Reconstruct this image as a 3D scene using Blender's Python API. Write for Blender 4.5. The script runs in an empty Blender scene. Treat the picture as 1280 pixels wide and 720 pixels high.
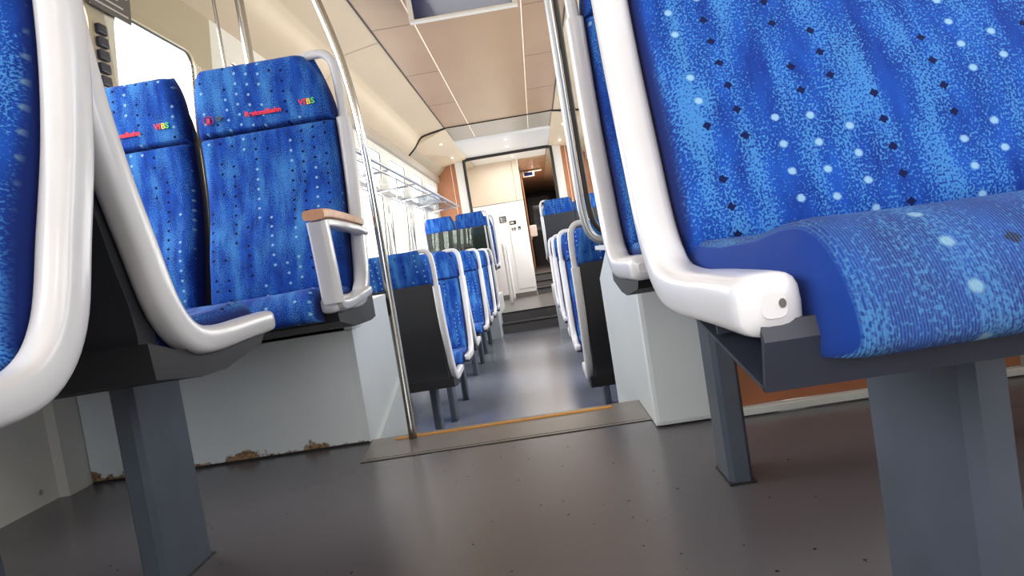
import bpy, bmesh, math, random
from mathutils import Vector, Matrix
random.seed(7)
sc = bpy.context.scene
COL = sc.collection
F_PX = 860.0
CAMZ = 0.5
# ------------------------------------------------------------------ camera
def make_camera():
    f = Vector((29, -50, F_PX)).normalized()          # forward (+Y) seen by the camera (x right, y down, z ahead)
    r = Vector((1, -0.158, 0)); r.z = -(f.x*r.x + f.y*r.y)/f.z; r.normalize()
    u = -(f.cross(r)); u.normalize()
    if u.y > 0: u = -u                                # up points to smaller image y
    # rows: world axes expressed in camera coords -> camera axes in world
    cx = Vector((r.x, f.x, u.x)); cy = -Vector((r.y, f.y, u.y)); cz = -Vector((r.z, f.z, u.z))
    m = Matrix((cx, cy, cz)).transposed().to_4x4()
    cam = bpy.data.cameras.new('camera'); o = bpy.data.objects.new('camera', cam); COL.objects.link(o)
    m.translation = Vector((0, 0, CAMZ)); o.matrix_world = m
    cam.sensor_width = 36; cam.lens = 36*F_PX/1280; cam.clip_start = 0.02; cam.clip_end = 300
    sc.camera = o
make_camera()
sc.view_settings.view_transform = 'Standard'
sc.view_settings.look = 'None'
sc.view_settings.exposure = -0.08
sc.cycles.max_bounces = 10; sc.cycles.diffuse_bounces = 5; sc.cycles.transparent_max_bounces = 16
sc.cycles.caustics_reflective = False; sc.cycles.caustics_refractive = False
sc.cycles.sample_clamp_indirect = 6

def lin(r, g, b):
    def f(c):
        c /= 255.0
        return c/12.92 if c <= 0.04045 else ((c+0.055)/1.055)**2.4
    return (f(r), f(g), f(b), 1)

# ------------------------------------------------------------------ materials
MATS = {}
def mat(name, color, rough=0.5, metal=0.0, spec=0.5, noise=0, nscale=8, bump=0, bscale=60, emit=None, coat=0):
    m = bpy.data.materials.new(name); m.use_nodes = True
    nt = m.node_tree; b = nt.nodes['Principled BSDF']
    b.inputs['Base Color'].default_value = color
    b.inputs['Roughness'].default_value = rough
    b.inputs['Metallic'].default_value = metal
    b.inputs['Specular IOR Level'].default_value = spec
    if coat: b.inputs['Coat Weight'].default_value = coat; b.inputs['Coat Roughness'].default_value = 0.12
    tc = nt.nodes.new('ShaderNodeTexCoord')
    if noise:
        n = nt.nodes.new('ShaderNodeTexNoise'); n.inputs['Scale'].default_value = nscale; n.inputs['Detail'].default_value = 5
        nt.links.new(tc.outputs['Object'], n.inputs['Vector'])
        mx = nt.nodes.new('ShaderNodeMix'); mx.data_type = 'RGBA'; mx.blend_type = 'MULTIPLY'
        mx.inputs[0].default_value = 1
        mr = nt.nodes.new('ShaderNodeMapRange'); mr.inputs[3].default_value = 1-noise; mr.inputs[4].default_value = 1+noise
        mr.inputs[1].default_value = .3; mr.inputs[2].default_value = .7
        nt.links.new(n.outputs['Fac'], mr.inputs[0])
        mx.inputs[6].default_value = color
        nt.links.new(mr.outputs[0], mx.inputs[7])
        nt.links.new(mx.outputs[2], b.inputs['Base Color'])
    if bump:
        n2 = nt.nodes.new('ShaderNodeTexNoise'); n2.inputs['Scale'].default_value = bscale; n2.inputs['Detail'].default_value = 3
        nt.links.new(tc.outputs['Object'], n2.inputs['Vector'])
        bp = nt.nodes.new('ShaderNodeBump'); bp.inputs['Strength'].default_value = bump; bp.inputs['Distance'].default_value = 0.002
        nt.links.new(n2.outputs['Fac'], bp.inputs['Height']); nt.links.new(bp.outputs[0], b.inputs['Normal'])
    if emit:
        b.inputs['Emission Color'].default_value = emit[0]; b.inputs['Emission Strength'].default_value = emit[1]
    MATS[name] = m
    return m

def N(nt, kind, **kw):
    n = nt.nodes.new(kind)
    for k, v in kw.items():
        if k == 'op': n.operation = v
        elif k == 'dt': n.data_type = v
    return n
def M1(nt, op, a, b=None, c=None, clamp=False):
    n = nt.nodes.new('ShaderNodeMath'); n.operation = op; n.use_clamp = clamp
    for i, x in enumerate((a, b, c)):
        if x is None: continue
        if isinstance(x, (int, float)): n.inputs[i].default_value = x
        else: nt.links.new(x, n.inputs[i])
    return n.outputs[0]
def MIX(nt, fac, a, b):
    n = nt.nodes.new('ShaderNodeMix'); n.data_type = 'RGBA'
    for idx, x in ((0, fac), (6, a), (7, b)):
        if isinstance(x, (int, float, tuple)): n.inputs[idx].default_value = x
        else: nt.links.new(x, n.inputs[idx])
    return n.outputs[2]

def fabric(name, ribs=False, dim=1.0):
    m = bpy.data.materials.new(name); m.use_nodes = True; nt = m.node_tree; b = nt.nodes['Principled BSDF']
    uv = nt.nodes.new('ShaderNodeUVMap'); uv.uv_map = 'UVMap'
    oi = nt.nodes.new('ShaderNodeObjectInfo')
    sep = nt.nodes.new('ShaderNodeSeparateXYZ'); nt.links.new(uv.outputs[0], sep.inputs[0])
    rnd = oi.outputs['Random']
    u = M1(nt, 'ADD', sep.outputs[0], M1(nt, 'MULTIPLY', rnd, 3.7)); v = M1(nt, 'ADD', sep.outputs[1], M1(nt, 'MULTIPLY', rnd, 1.3))
    # streaks
    cmb = nt.nodes.new('ShaderNodeCombineXYZ')
    nt.links.new(M1(nt, 'MULTIPLY', u, 26), cmb.inputs[0]); nt.links.new(M1(nt, 'MULTIPLY', v, 6), cmb.inputs[1])
    ns = nt.nodes.new('ShaderNodeTexNoise'); ns.inputs['Scale'].default_value = 1; ns.inputs['Detail'].default_value = 2
    nt.links.new(cmb.outputs[0], ns.inputs['Vector'])
    c2 = nt.nodes.new('ShaderNodeCombineXYZ')
    nt.links.new(M1(nt, 'MULTIPLY', u, 420), c2.inputs[0]); nt.links.new(M1(nt, 'MULTIPLY', v, 330), c2.inputs[1])
    ng = nt.nodes.new('ShaderNodeTexNoise'); ng.inputs['Scale'].default_value = 1; ng.inputs['Detail'].default_value = 2
    nt.links.new(c2.outputs[0], ng.inputs['Vector'])
    s = M1(nt, 'ADD', M1(nt, 'MULTIPLY', ns.outputs['Fac'], 1.5), M1(nt, 'MULTIPLY', ng.outputs['Fac'], 2.0))
    fac = M1(nt, 'MULTIPLY', M1(nt, 'SUBTRACT', s, 1.78), 5.5, clamp=True)
    c3 = nt.nodes.new('ShaderNodeCombineXYZ')
    nt.links.new(M1(nt, 'MULTIPLY', u, 45), c3.inputs[0]); nt.links.new(M1(nt, 'MULTIPLY', v, 14), c3.inputs[1])
    n3 = nt.nodes.new('ShaderNodeTexNoise'); n3.inputs['Scale'].default_value = 1
    nt.links.new(c3.outputs[0], n3.inputs['Vector'])
    base = MIX(nt, M1(nt, 'MULTIPLY', M1(nt, 'SUBTRACT', n3.outputs['Fac'], .3), 2.2, clamp=True), lin(12*dim, 43*dim, 120*dim), lin(21*dim, 71*dim, 160*dim))
    col = MIX(nt, M1(nt, 'MULTIPLY', fac, 0.8), base, lin(64*dim, 125*dim, 186*dim))
    # dots
    du, dv = 0.036, 0.031
    cu = M1(nt, 'ADD', M1(nt, 'DIVIDE', u, du), M1(nt, 'MULTIPLY', M1(nt, 'SINE', M1(nt, 'MULTIPLY', v, 7)), 0.3))
    i = M1(nt, 'FLOOR', cu); fu = M1(nt, 'SUBTRACT', M1(nt, 'FRACT', cu), 0.5)
    w1 = nt.nodes.new('ShaderNodeTexWhiteNoise'); w1.noise_dimensions = '1D'; nt.links.new(i, w1.inputs['W'])
    cv = M1(nt, 'ADD', M1(nt, 'DIVIDE', v, dv), M1(nt, 'MULTIPLY', w1.outputs['Value'], 7))
    j = M1(nt, 'FLOOR', cv); fv = M1(nt, 'SUBTRACT', M1(nt, 'FRACT', cv), 0.5)
    cc = nt.nodes.new('ShaderNodeCombineXYZ'); nt.links.new(i, cc.inputs[0]); nt.links.new(M1(nt, 'FLOOR', M1(nt, 'DIVIDE', j, 6)), cc.inputs[1])
    w2 = nt.nodes.new('ShaderNodeTexWhiteNoise'); w2.noise_dimensions = '2D'; nt.links.new(cc.outputs[0], w2.inputs['Vector'])
    x = M1(nt, 'MULTIPLY', fu, du); y = M1(nt, 'MULTIPLY', fv, dv)
    r = M1(nt, 'SQRT', M1(nt, 'ADD', M1(nt, 'MULTIPLY', x, x), M1(nt, 'MULTIPLY', y, y)))
    dia = M1(nt, 'ADD', M1(nt, 'ABSOLUTE', x), M1(nt, 'ABSOLUTE', y))
    jit = M1(nt, 'MULTIPLY', M1(nt, 'SUBTRACT', ng.outputs['Fac'], .5), .004)
    dl = M1(nt, 'MULTIPLY', M1(nt, 'SUBTRACT', 0.0050, M1(nt, 'ADD', r, jit)), 480, clamp=True)
    dd = M1(nt, 'MULTIPLY', M1(nt, 'SUBTRACT', 0.0058, M1(nt, 'ADD', dia, jit)), 1200, clamp=True)
    wj = nt.nodes.new('ShaderNodeTexWhiteNoise'); wj.noise_dimensions = '2D'; cj = nt.nodes.new('ShaderNodeCombineXYZ'); nt.links.new(i, cj.inputs[0]); nt.links.new(j, cj.inputs[1]); nt.links.new(cj.outputs[0], wj.inputs['Vector'])
    keep = M1(nt, 'GREATER_THAN', wj.outputs['Value'], .18)
    isl = M1(nt, 'LESS_THAN', w2.outputs['Value'], 0.36); isd = M1(nt, 'GREATER_THAN', w2.outputs['Value'], 0.72)
    col = MIX(nt, M1(nt, 'MULTIPLY', M1(nt, 'MULTIPLY', M1(nt, 'MULTIPLY', dl, keep), isl), .8), col, lin(135*dim, 176*dim, 204*dim))
    col = MIX(nt, M1(nt, 'MULTIPLY', M1(nt, 'MULTIPLY', dd, keep), isd), col, lin(8, 18, 66))
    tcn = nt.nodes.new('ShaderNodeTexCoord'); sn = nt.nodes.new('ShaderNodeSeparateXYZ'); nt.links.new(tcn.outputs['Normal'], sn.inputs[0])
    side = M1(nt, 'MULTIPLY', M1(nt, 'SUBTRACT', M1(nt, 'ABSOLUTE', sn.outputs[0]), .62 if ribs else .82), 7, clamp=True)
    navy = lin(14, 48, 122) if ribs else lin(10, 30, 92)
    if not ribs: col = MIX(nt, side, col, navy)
    nt.links.new(col, b.inputs['Base Color'])
    b.inputs['Roughness'].default_value = 0.9; b.inputs['Specular IOR Level'].default_value = 0.15
    b.inputs['Sheen Weight'].default_value = 0.04
    bp = nt.nodes.new('ShaderNodeBump'); bp.inputs['Strength'].default_value = 0.35; bp.inputs['Distance'].default_value = 0.001
    if ribs:
        wob = M1(nt, 'MULTIPLY', ng.outputs['Fac'], 1.6)
        rb = M1(nt, 'SINE', M1(nt, 'ADD', M1(nt, 'MULTIPLY', u, 2*math.pi/0.0019), wob))
        nt.links.new(M1(nt, 'MULTIPLY', M1(nt, 'ADD', rb, ng.outputs['Fac']), M1(nt, 'SUBTRACT', 1.0, side)), bp.inputs['Height']); bp.inputs['Strength'].default_value = 0.8
        col2 = MIX(nt, M1(nt, 'MULTIPLY', M1(nt, 'ADD', rb, 1), .09), col, lin(120, 165, 205))
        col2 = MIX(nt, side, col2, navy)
        nt.links.new(col2, b.inputs['Base Color'])
    else:
        nt.links.new(ng.outputs['Fac'], bp.inputs['Height'])
    nt.links.new(bp.outputs[0], b.inputs['Normal'])
    MATS[name] = m
    return m

fabric('fabric'); fabric('fabric_seat', ribs=True)
mat('white_plastic', lin(204, 204, 209), 0.28, noise=.03, nscale=12, coat=.3)
mat('white_plastic_shaded', lin(190, 190, 194), 0.3, noise=.03, nscale=12, coat=.3)  # same white plastic, shade on the left seat frames put into its colour
mat('shell', lin(30, 32, 38), 0.55, bump=.3, bscale=400)
mat('pan', lin(20, 21, 27), 0.6)
mat('beam', lin(40, 44, 58), 0.45, noise=.1, nscale=20)
mat('post_metal', lin(60, 67, 80), 0.42, noise=.12, nscale=14)
mat('navy', lin(14, 24, 70), 0.9)
mat('steel', lin(190, 190, 188), 0.18, metal=1)
mat('galv', lin(176, 178, 182), 0.35, metal=.6)
mat('wood', lin(198, 148, 112), 0.45, noise=.12, nscale=30)
mat('gasket', lin(38, 32, 28), 0.5)
mat('cove', lin(216, 196, 166), 0.38, noise=.02, nscale=2)
mat('wall_white', lin(232, 228, 218), 0.45, noise=.03, nscale=3)
mat('wall_beige', lin(182, 168, 142), 0.45)
mat('wall_low', lin(206, 206, 200), 0.45, noise=.05, nscale=4)
mat('ceil_seam', lin(120, 96, 78), .5)
mat('ceil_white', lin(225, 222, 215), 0.35)
mat('ceil_grey', lin(176, 164, 148), 0.35)
mat('ceil_line', lin(250, 235, 215), 0.4, emit=(lin(255, 235, 210), .35))
mat('brown', lin(178, 120, 84), 0.5, noise=.1, nscale=6)
mat('orange', lin(158, 96, 62), 0.5, noise=.12, nscale=6)
mat('cab_white', lin(240, 240, 240), 0.4)
mat('cab_beige', lin(214, 198, 176), 0.4)
mat('black', lin(16, 16, 18), 0.35)
mat('screen', lin(24, 34, 84), 0.08, spec=.5)
mat('yellow', lin(214, 152, 52), 0.5, noise=.08, nscale=20)
mat('plate', lin(118, 112, 106), 0.3, noise=.08, nscale=10)
mat('step_grey', lin(96, 94, 94), 0.3, noise=.06)
mat('seam', lin(30, 29, 30), 0.6)
mat('red', lin(225, 30, 50), 0.7)
mat('ylw', lin(215, 190, 60), 0.7)
mat('grn', lin(70, 190, 90), 0.7)
mat('sign_grey', lin(84, 80, 78), 0.5)
mat('sign_line', lin(200, 198, 190), 0.5)
mat('dotlamp', lin(255, 250, 235), 0.4, emit=(lin(255, 248, 230), 3))
mat('leaf', lin(120, 160, 60), 0.7, noise=.3, nscale=3)
mat('bark', lin(90, 74, 58), 0.8)
mat('gravel', lin(170, 168, 160), 0.9, noise=.15, nscale=2)

def ceil_mat():
    m = mat('ceil_tan', lin(180, 150, 120), 0.34, noise=.04, nscale=1.5)
ceil_mat()

def box_mat():
    m = bpy.data.materials.new('laminate'); m.use_nodes = True; nt = m.node_tree; b = nt.nodes['Principled BSDF']
    tc = nt.nodes.new('ShaderNodeTexCoord'); sep = nt.nodes.new('ShaderNodeSeparateXYZ'); nt.links.new(tc.outputs['Object'], sep.inputs[0])
    n = nt.nodes.new('ShaderNodeTexNoise'); n.inputs['Scale'].default_value = 5.5; n.inputs['Detail'].default_value = 8; n.inputs['Roughness'].default_value = .7
    nt.links.new(tc.outputs['Object'], n.inputs['Vector'])
    big = nt.nodes.new('ShaderNodeTexNoise'); big.inputs['Scale'].default_value = 2.4; nt.links.new(tc.outputs['Object'], big.inputs['Vector'])
    lim = M1(nt, 'MULTIPLY', M1(nt, 'SUBTRACT', M1(nt, 'ADD', n.outputs['Fac'], big.outputs['Fac']), 0.93), 0.24)
    f = M1(nt, 'MULTIPLY', M1(nt, 'SUBTRACT', lim, sep.outputs[2]), 220, clamp=True)
    f2 = M1(nt, 'MULTIPLY', M1(nt, 'SUBTRACT', M1(nt, 'ADD', lim, .007), sep.outputs[2]), 120, clamp=True)
    fine = nt.nodes.new('ShaderNodeTexNoise'); fine.inputs['Scale'].default_value = 90; nt.links.new(tc.outputs['Object'], fine.inputs['Vector'])
    rust = MIX(nt, M1(nt, 'MULTIPLY', M1(nt, 'SUBTRACT', fine.outputs['Fac'], .35), 3, clamp=True), lin(96, 64, 40), lin(178, 150, 116))
    soft = MIX(nt, M1(nt, 'MULTIPLY', big.outputs['Fac'], 1), lin(212, 222, 228), lin(222, 228, 230))
    c = MIX(nt, f2, soft, lin(120, 112, 100)); c = MIX(nt, f, c, rust)
    nt.links.new(c, b.inputs['Base Color']); b.inputs['Roughness'].default_value = 0.35
    MATS['laminate'] = m
box_mat()
mat('laminate_clean', lin(214, 221, 226), 0.32, noise=.03, nscale=3)

def floor_mat(name, base, dark, rough):
    m = bpy.data.materials.new(name); m.use_nodes = True; nt = m.node_tree; b = nt.nodes['Principled BSDF']
    tc = nt.nodes.new('ShaderNodeTexCoord')
    n = nt.nodes.new('ShaderNodeTexNoise'); n.inputs['Scale'].default_value = 1.0; n.inputs['Detail'].default_value = 1
    nt.links.new(tc.outputs['Object'], n.inputs['Vector'])
    col = MIX(nt, M1(nt, 'MULTIPLY', M1(nt, 'SUBTRACT', n.outputs['Fac'], .3), 2.2, clamp=True), dark, base)
    vor = nt.nodes.new('ShaderNodeTexVoronoi'); vor.inputs['Scale'].default_value = 42; nt.links.new(tc.outputs['Object'], vor.inputs['Vector'])
    wn = nt.nodes.new('ShaderNodeSeparateColor'); nt.links.new(vor.outputs['Color'], wn.inputs[0])
    sp = M1(nt, 'MULTIPLY', M1(nt, 'LESS_THAN', vor.outputs['Distance'], M1(nt, 'MULTIPLY', wn.outputs[1], .14)), M1(nt, 'LESS_THAN', wn.outputs[0], .35))
    col = MIX(nt, sp, col, lin(14, 14, 16))
    nt.links.new(col, b.inputs['Base Color'])
    n2 = nt.nodes.new('ShaderNodeTexNoise'); n2.inputs['Scale'].default_value = 2; n2.inputs['Detail'].default_value = 1
    nt.links.new(tc.outputs['Object'], n2.inputs['Vector'])
    mr = nt.nodes.new('ShaderNodeMapRange'); mr.inputs[1].default_value = .3; mr.inputs[2].default_value = .7
    mr.inputs[3].default_value = rough-.02; mr.inputs[4].default_value = rough+.03
    b.inputs['Roughness'].default_value = rough
    b.inputs['Specular IOR Level'].default_value = 0.55
    MATS[name] = m
floor_mat('floor_grey', lin(92, 89, 94), lin(86, 83, 88), 0.25)
floor_mat('floor_blue', lin(122, 126, 138), lin(112, 116, 128), 0.22)

def glass_mat(name, tint, refl):
    m = bpy.data.materials.new(name); m.use_nodes = True; nt = m.node_tree
    for n in list(nt.nodes):
        if n.type != 'OUTPUT_MATERIAL': nt.nodes.remove(n)
    out = [n for n in nt.nodes if n.type == 'OUTPUT_MATERIAL'][0]
    t = nt.nodes.new('ShaderNodeBsdfTransparent'); t.inputs[0].default_value = tint
    g = nt.nodes.new('ShaderNodeBsdfGlossy'); g.inputs['Roughness'].default_value = 0.02
    fr = nt.nodes.new('ShaderNodeFresnel'); fr.inputs[0].default_value = 1.45
    mx = nt.nodes.new('ShaderNodeMixShader')
    nt.links.new(M1(nt, 'MULTIPLY', fr.outputs[0], refl), mx.inputs[0]); nt.links.new(t.outputs[0], mx.inputs[1]); nt.links.new(g.outputs[0], mx.inputs[2])
    nt.links.new(mx.outputs[0], out.inputs[0]); MATS[name] = m
glass_mat('glass', (0.98, 0.99, 0.98, 1), 0.25)
glass_mat('glass_green', (0.84, 0.91, 0.82, 1), 1.2)
glass_mat('glass_blue', (0.85, 0.91, 0.96, 1), 0.4)

# ------------------------------------------------------------------ mesh helpers
def obj(name, bm, m, parent=None, smooth=False, kind=None):
    me = bpy.data.meshes.new(name)
    bmesh.ops.recalc_face_normals(bm, faces=bm.faces)
    bm.to_mesh(me); bm.free()
    me.materials.append(MATS[m])
    if smooth:
        me.polygons.foreach_set('use_smooth', [True]*len(me.polygons))
        if smooth == 'auto':
            me.set_sharp_from_angle(angle=math.radians(35))
    o = bpy.data.objects.new(name, me); COL.objects.link(o)
    if parent: o.parent = parent
    if kind: o['kind'] = kind
    return o
def tag(o, label, cat, group=None):
    o['label'] = label; o['category'] = cat
    if group: o['group'] = group
    return o
def thing(name, label, cat, loc=(0, 0, 0), rz=0, group=None):
    o = bpy.data.objects.new(name, None); COL.objects.link(o); o.empty_display_size = .1
    o.location = loc; o.rotation_euler = (0, 0, rz)
    return tag(o, label, cat, group)
def add_box(bm, x0, x1, y0, y1, z0, z1, bev=0):
    b2 = bmesh.new()
    bmesh.ops.create_cube(b2, size=1)
    for v in b2.verts:
        v.co = Vector(((x0+x1)/2+v.co.x*(x1-x0), (y0+y1)/2+v.co.y*(y1-y0), (z0+z1)/2+v.co.z*(z1-z0)))
    if bev: bmesh.ops.bevel(b2, geom=list(b2.edges), offset=bev, segments=2, affect='EDGES', profile=.6)
    merge(bm, b2)
def merge(bm, b2):
    me = bpy.data.meshes.new('tmp'); b2.to_mesh(me); b2.free(); bm.from_mesh(me); bpy.data.meshes.remove(me)
def box(x0, x1, y0, y1, z0, z1, bev=0):
    bm = bmesh.new(); add_box(bm, x0, x1, y0, y1, z0, z1, bev); return bm
def add_prism(bm, pts, axis, a, b, bev=0):
    """extrude polygon pts along axis ('x','y','z') from a to b; pts are the two other coordinates in order"""
    b2 = bmesh.new()
    def mk(p, t):
        if axis == 'x': return (t, p[0], p[1])
        if axis == 'y': return (p[0], t, p[1])
        return (p[0], p[1], t)
    A = [b2.verts.new(mk(p, a)) for p in pts]; B = [b2.verts.new(mk(p, b)) for p in pts]
    b2.faces.new(A); b2.faces.new(list(reversed(B)))
    n = len(pts)
    for i in range(n): b2.faces.new((A[i], A[(i+1) % n], B[(i+1) % n], B[i]))
    if bev:
        bmesh.ops.recalc_face_normals(b2, faces=b2.faces)
        bmesh.ops.bevel(b2, geom=list(b2.edges), offset=bev, segments=2, affect='EDGES', profile=.6)
    merge(bm, b2)
def prism(pts, axis, a, b, bev=0):
    bm = bmesh.new(); add_prism(bm, pts, axis, a, b, bev); return bm
def add_quad(bm, *p):
    bm.faces.new([bm.verts.new(q) for q in p])
def spline(pts, n=8):
    """Catmull-Rom through pts"""
    P = [Vector(p) for p in pts]; out = []
    for i in range(len(P)-1):
        p0 = P[max(i-1, 0)]; p1 = P[i]; p2 = P[i+1]; p3 = P[min(i+2, len(P)-1)]
        for k in range(n):
            t = k/n
            out.append(0.5*((2*p1)+(p2-p0)*t+(2*p0-5*p1+4*p2-p3)*t*t+(3*p1-p0-3*p2+p3)*t**3))
    out.append(P[-1]); return out
def add_sweep(bm, path, size, side=(1, 0, 0), seg=16, power=2.0, closed=False, round_ends=True):
    """sweep a superellipse; size: fn(t)->(half along side axis, half across) or tuple"""
    P = [Vector(p) for p in path]; n = len(P); S = Vector(side).normalized(); rings = []
    for i, p in enumerate(P):
        if closed: T = (P[(i+1) % n]-P[i-1]).normalized()
        else: T = (P[min(i+1, n-1)]-P[max(i-1, 0)]).normalized()
        s = (S-T*S.dot(T))
        if s.length < 1e-4: s = T.orthogonal()
        s.normalize(); w = T.cross(s).normalized()
        a, b = size[i] if isinstance(size, list) else (size(i/(n-1)) if callable(size) else size)
        rings.append([bm.verts.new(p+s*a*math.copysign(abs(math.cos(q))**(2/power), math.cos(q))+w*b*math.copysign(abs(math.sin(q))**(2/power), math.sin(q)))
                      for q in [2*math.pi*k/seg for k in range(seg)]])
    m = n if closed else n-1
    for i in range(m):
        A = rings[i]; B = rings[(i+1) % n]
        for k in range(seg): bm.faces.new((A[k], A[(k+1) % seg], B[(k+1) % seg], B[k]))
    if not closed:
        bm.faces.new(rings[0]); bm.faces.new(list(reversed(rings[-1])))
def tube(path, r, seg=12, closed=False, side=(1, 0, 0)):
    bm = bmesh.new(); add_sweep(bm, path, (r, r), side, seg, closed=closed); return bm
def dup(root, loc, rz, label, group=None, name=None):
    r = root.copy(); COL.objects.link(r); r.location = loc; r.rotation_euler = (0, 0, rz); r['label'] = label
    if name: r.name = name
    if group: r['group'] = group
    elif 'group' in r: del r['group']
    for ch in list(root.children):
        c = ch.copy(); COL.objects.link(c); c.parent = r
        for g in ch.children:
            d = g.copy(); COL.objects.link(d); d.parent = c
    return r

# ------------------------------------------------------------------ upholstery pad
def arclen(P):
    L = [0]
    for i in range(1, len(P)): L.append(L[-1]+(P[i]-P[i-1]).length)
    return L
def pad_bm(profile, xr, thick, flip=1, m=1, nu=26, back=0.004, er=(.035, .035), sidew=.032, vs0=0.0):
    """profile: list of (y,z); xr: fn(z,y)->(x0,x1); front side = flip * left normal of the profile; m mirrors x"""
    P = [Vector((p[0], p[1])) for p in profile]; L = arclen(P); T = L[-1]; n = len(P)
    bm = bmesh.new(); uvl = bm.loops.layers.uv.new('UVMap')
    us = [0.5-0.5*math.cos(math.pi*k/nu) for k in range(nu+1)]
    F = []; B = []; UV = {}; Q = []
    for i, p in enumerate(P):
        t = (P[min(i+1, n-1)]-P[max(i-1, 0)]).normalized(); hq = thick(L[i]/T, .5) if callable(thick) else thick
        Q.append(p+Vector((-t.y, t.x))*flip*hq)
    LV = arclen(Q)
    for i, p in enumerate(P):
        t = (P[min(i+1, n-1)]-P[max(i-1, 0)]).normalized(); nrm = Vector((-t.y, t.x))*flip
        tt = L[i]/T; e2 = abs(2*tt-1); x0, x1 = xr(p.y, p.x)
        # end falloff over an absolute distance
        de = min(L[i]/er[0], (T-L[i])/er[1])
        ef = 1 if de >= 1 else (1-(1-de)**2.4)**(1/2.4)
        rf = []; rb = []
        for u in us:
            du = min(u, 1-u)*(x1-x0)/sidew
            uf = 1 if du >= 1 else (1-(1-du)**2.2)**(1/2.2)
            h = thick*min(ef, 1)*uf if not callable(thick) else thick(tt, u)*ef*uf
            x = x0+(x1-x0)*u
            q = p+nrm*h
            vf = bm.verts.new((x*m, q.x, q.y)); UV[vf] = (x, LV[i]+vs0); rf.append(vf)
            qb = p-nrm*back
            vb = bm.verts.new((x*m, qb.x, qb.y)); UV[vb] = (x, LV[i]+vs0); rb.append(vb)
        F.append(rf); B.append(rb)
    def face(vs):
        f = bm.faces.new(vs)
        for lp in f.loops: lp[uvl].uv = UV[lp.vert]
    for i in range(n-1):
        for k in range(nu):
            face((F[i][k], F[i][k+1], F[i+1][k+1], F[i+1][k])); face((B[i][k+1], B[i][k], B[i+1][k], B[i+1][k+1]))
        face((B[i][0], F[i][0], F[i+1][0], B[i+1][0])); face((F[i][nu], B[i][nu], B[i+1][nu], F[i+1][nu]))
    for k in range(nu):
        face((B[0][k], B[0][k+1], F[0][k+1], F[0][k])); face((F[n-1][k], F[n-1][k+1], B[n-1][k+1], B[n-1][k]))
    return bm

FR = [(0.0, .442), (.10, .440), (.24, .437), (.315, .450), (.365, .500), (.400, .595), (.435, .70), (.458, .80), (.470, .90), (.475, .99)]
FRS = spline([(0, a, b) for a, b in FR], 6)
def fr_y(z):
    for i in range(len(FRS)-1):
        if FRS[i].y > .30 and FRS[i].z <= z <= FRS[i+1].z:
            t = (z-FRS[i].z)/max(1e-6, FRS[i+1].z-FRS[i].z); return FRS[i].y+(FRS[i+1].y-FRS[i].y)*t
    return .475+(z-.99)*.03 if z > .9 else .36

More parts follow.
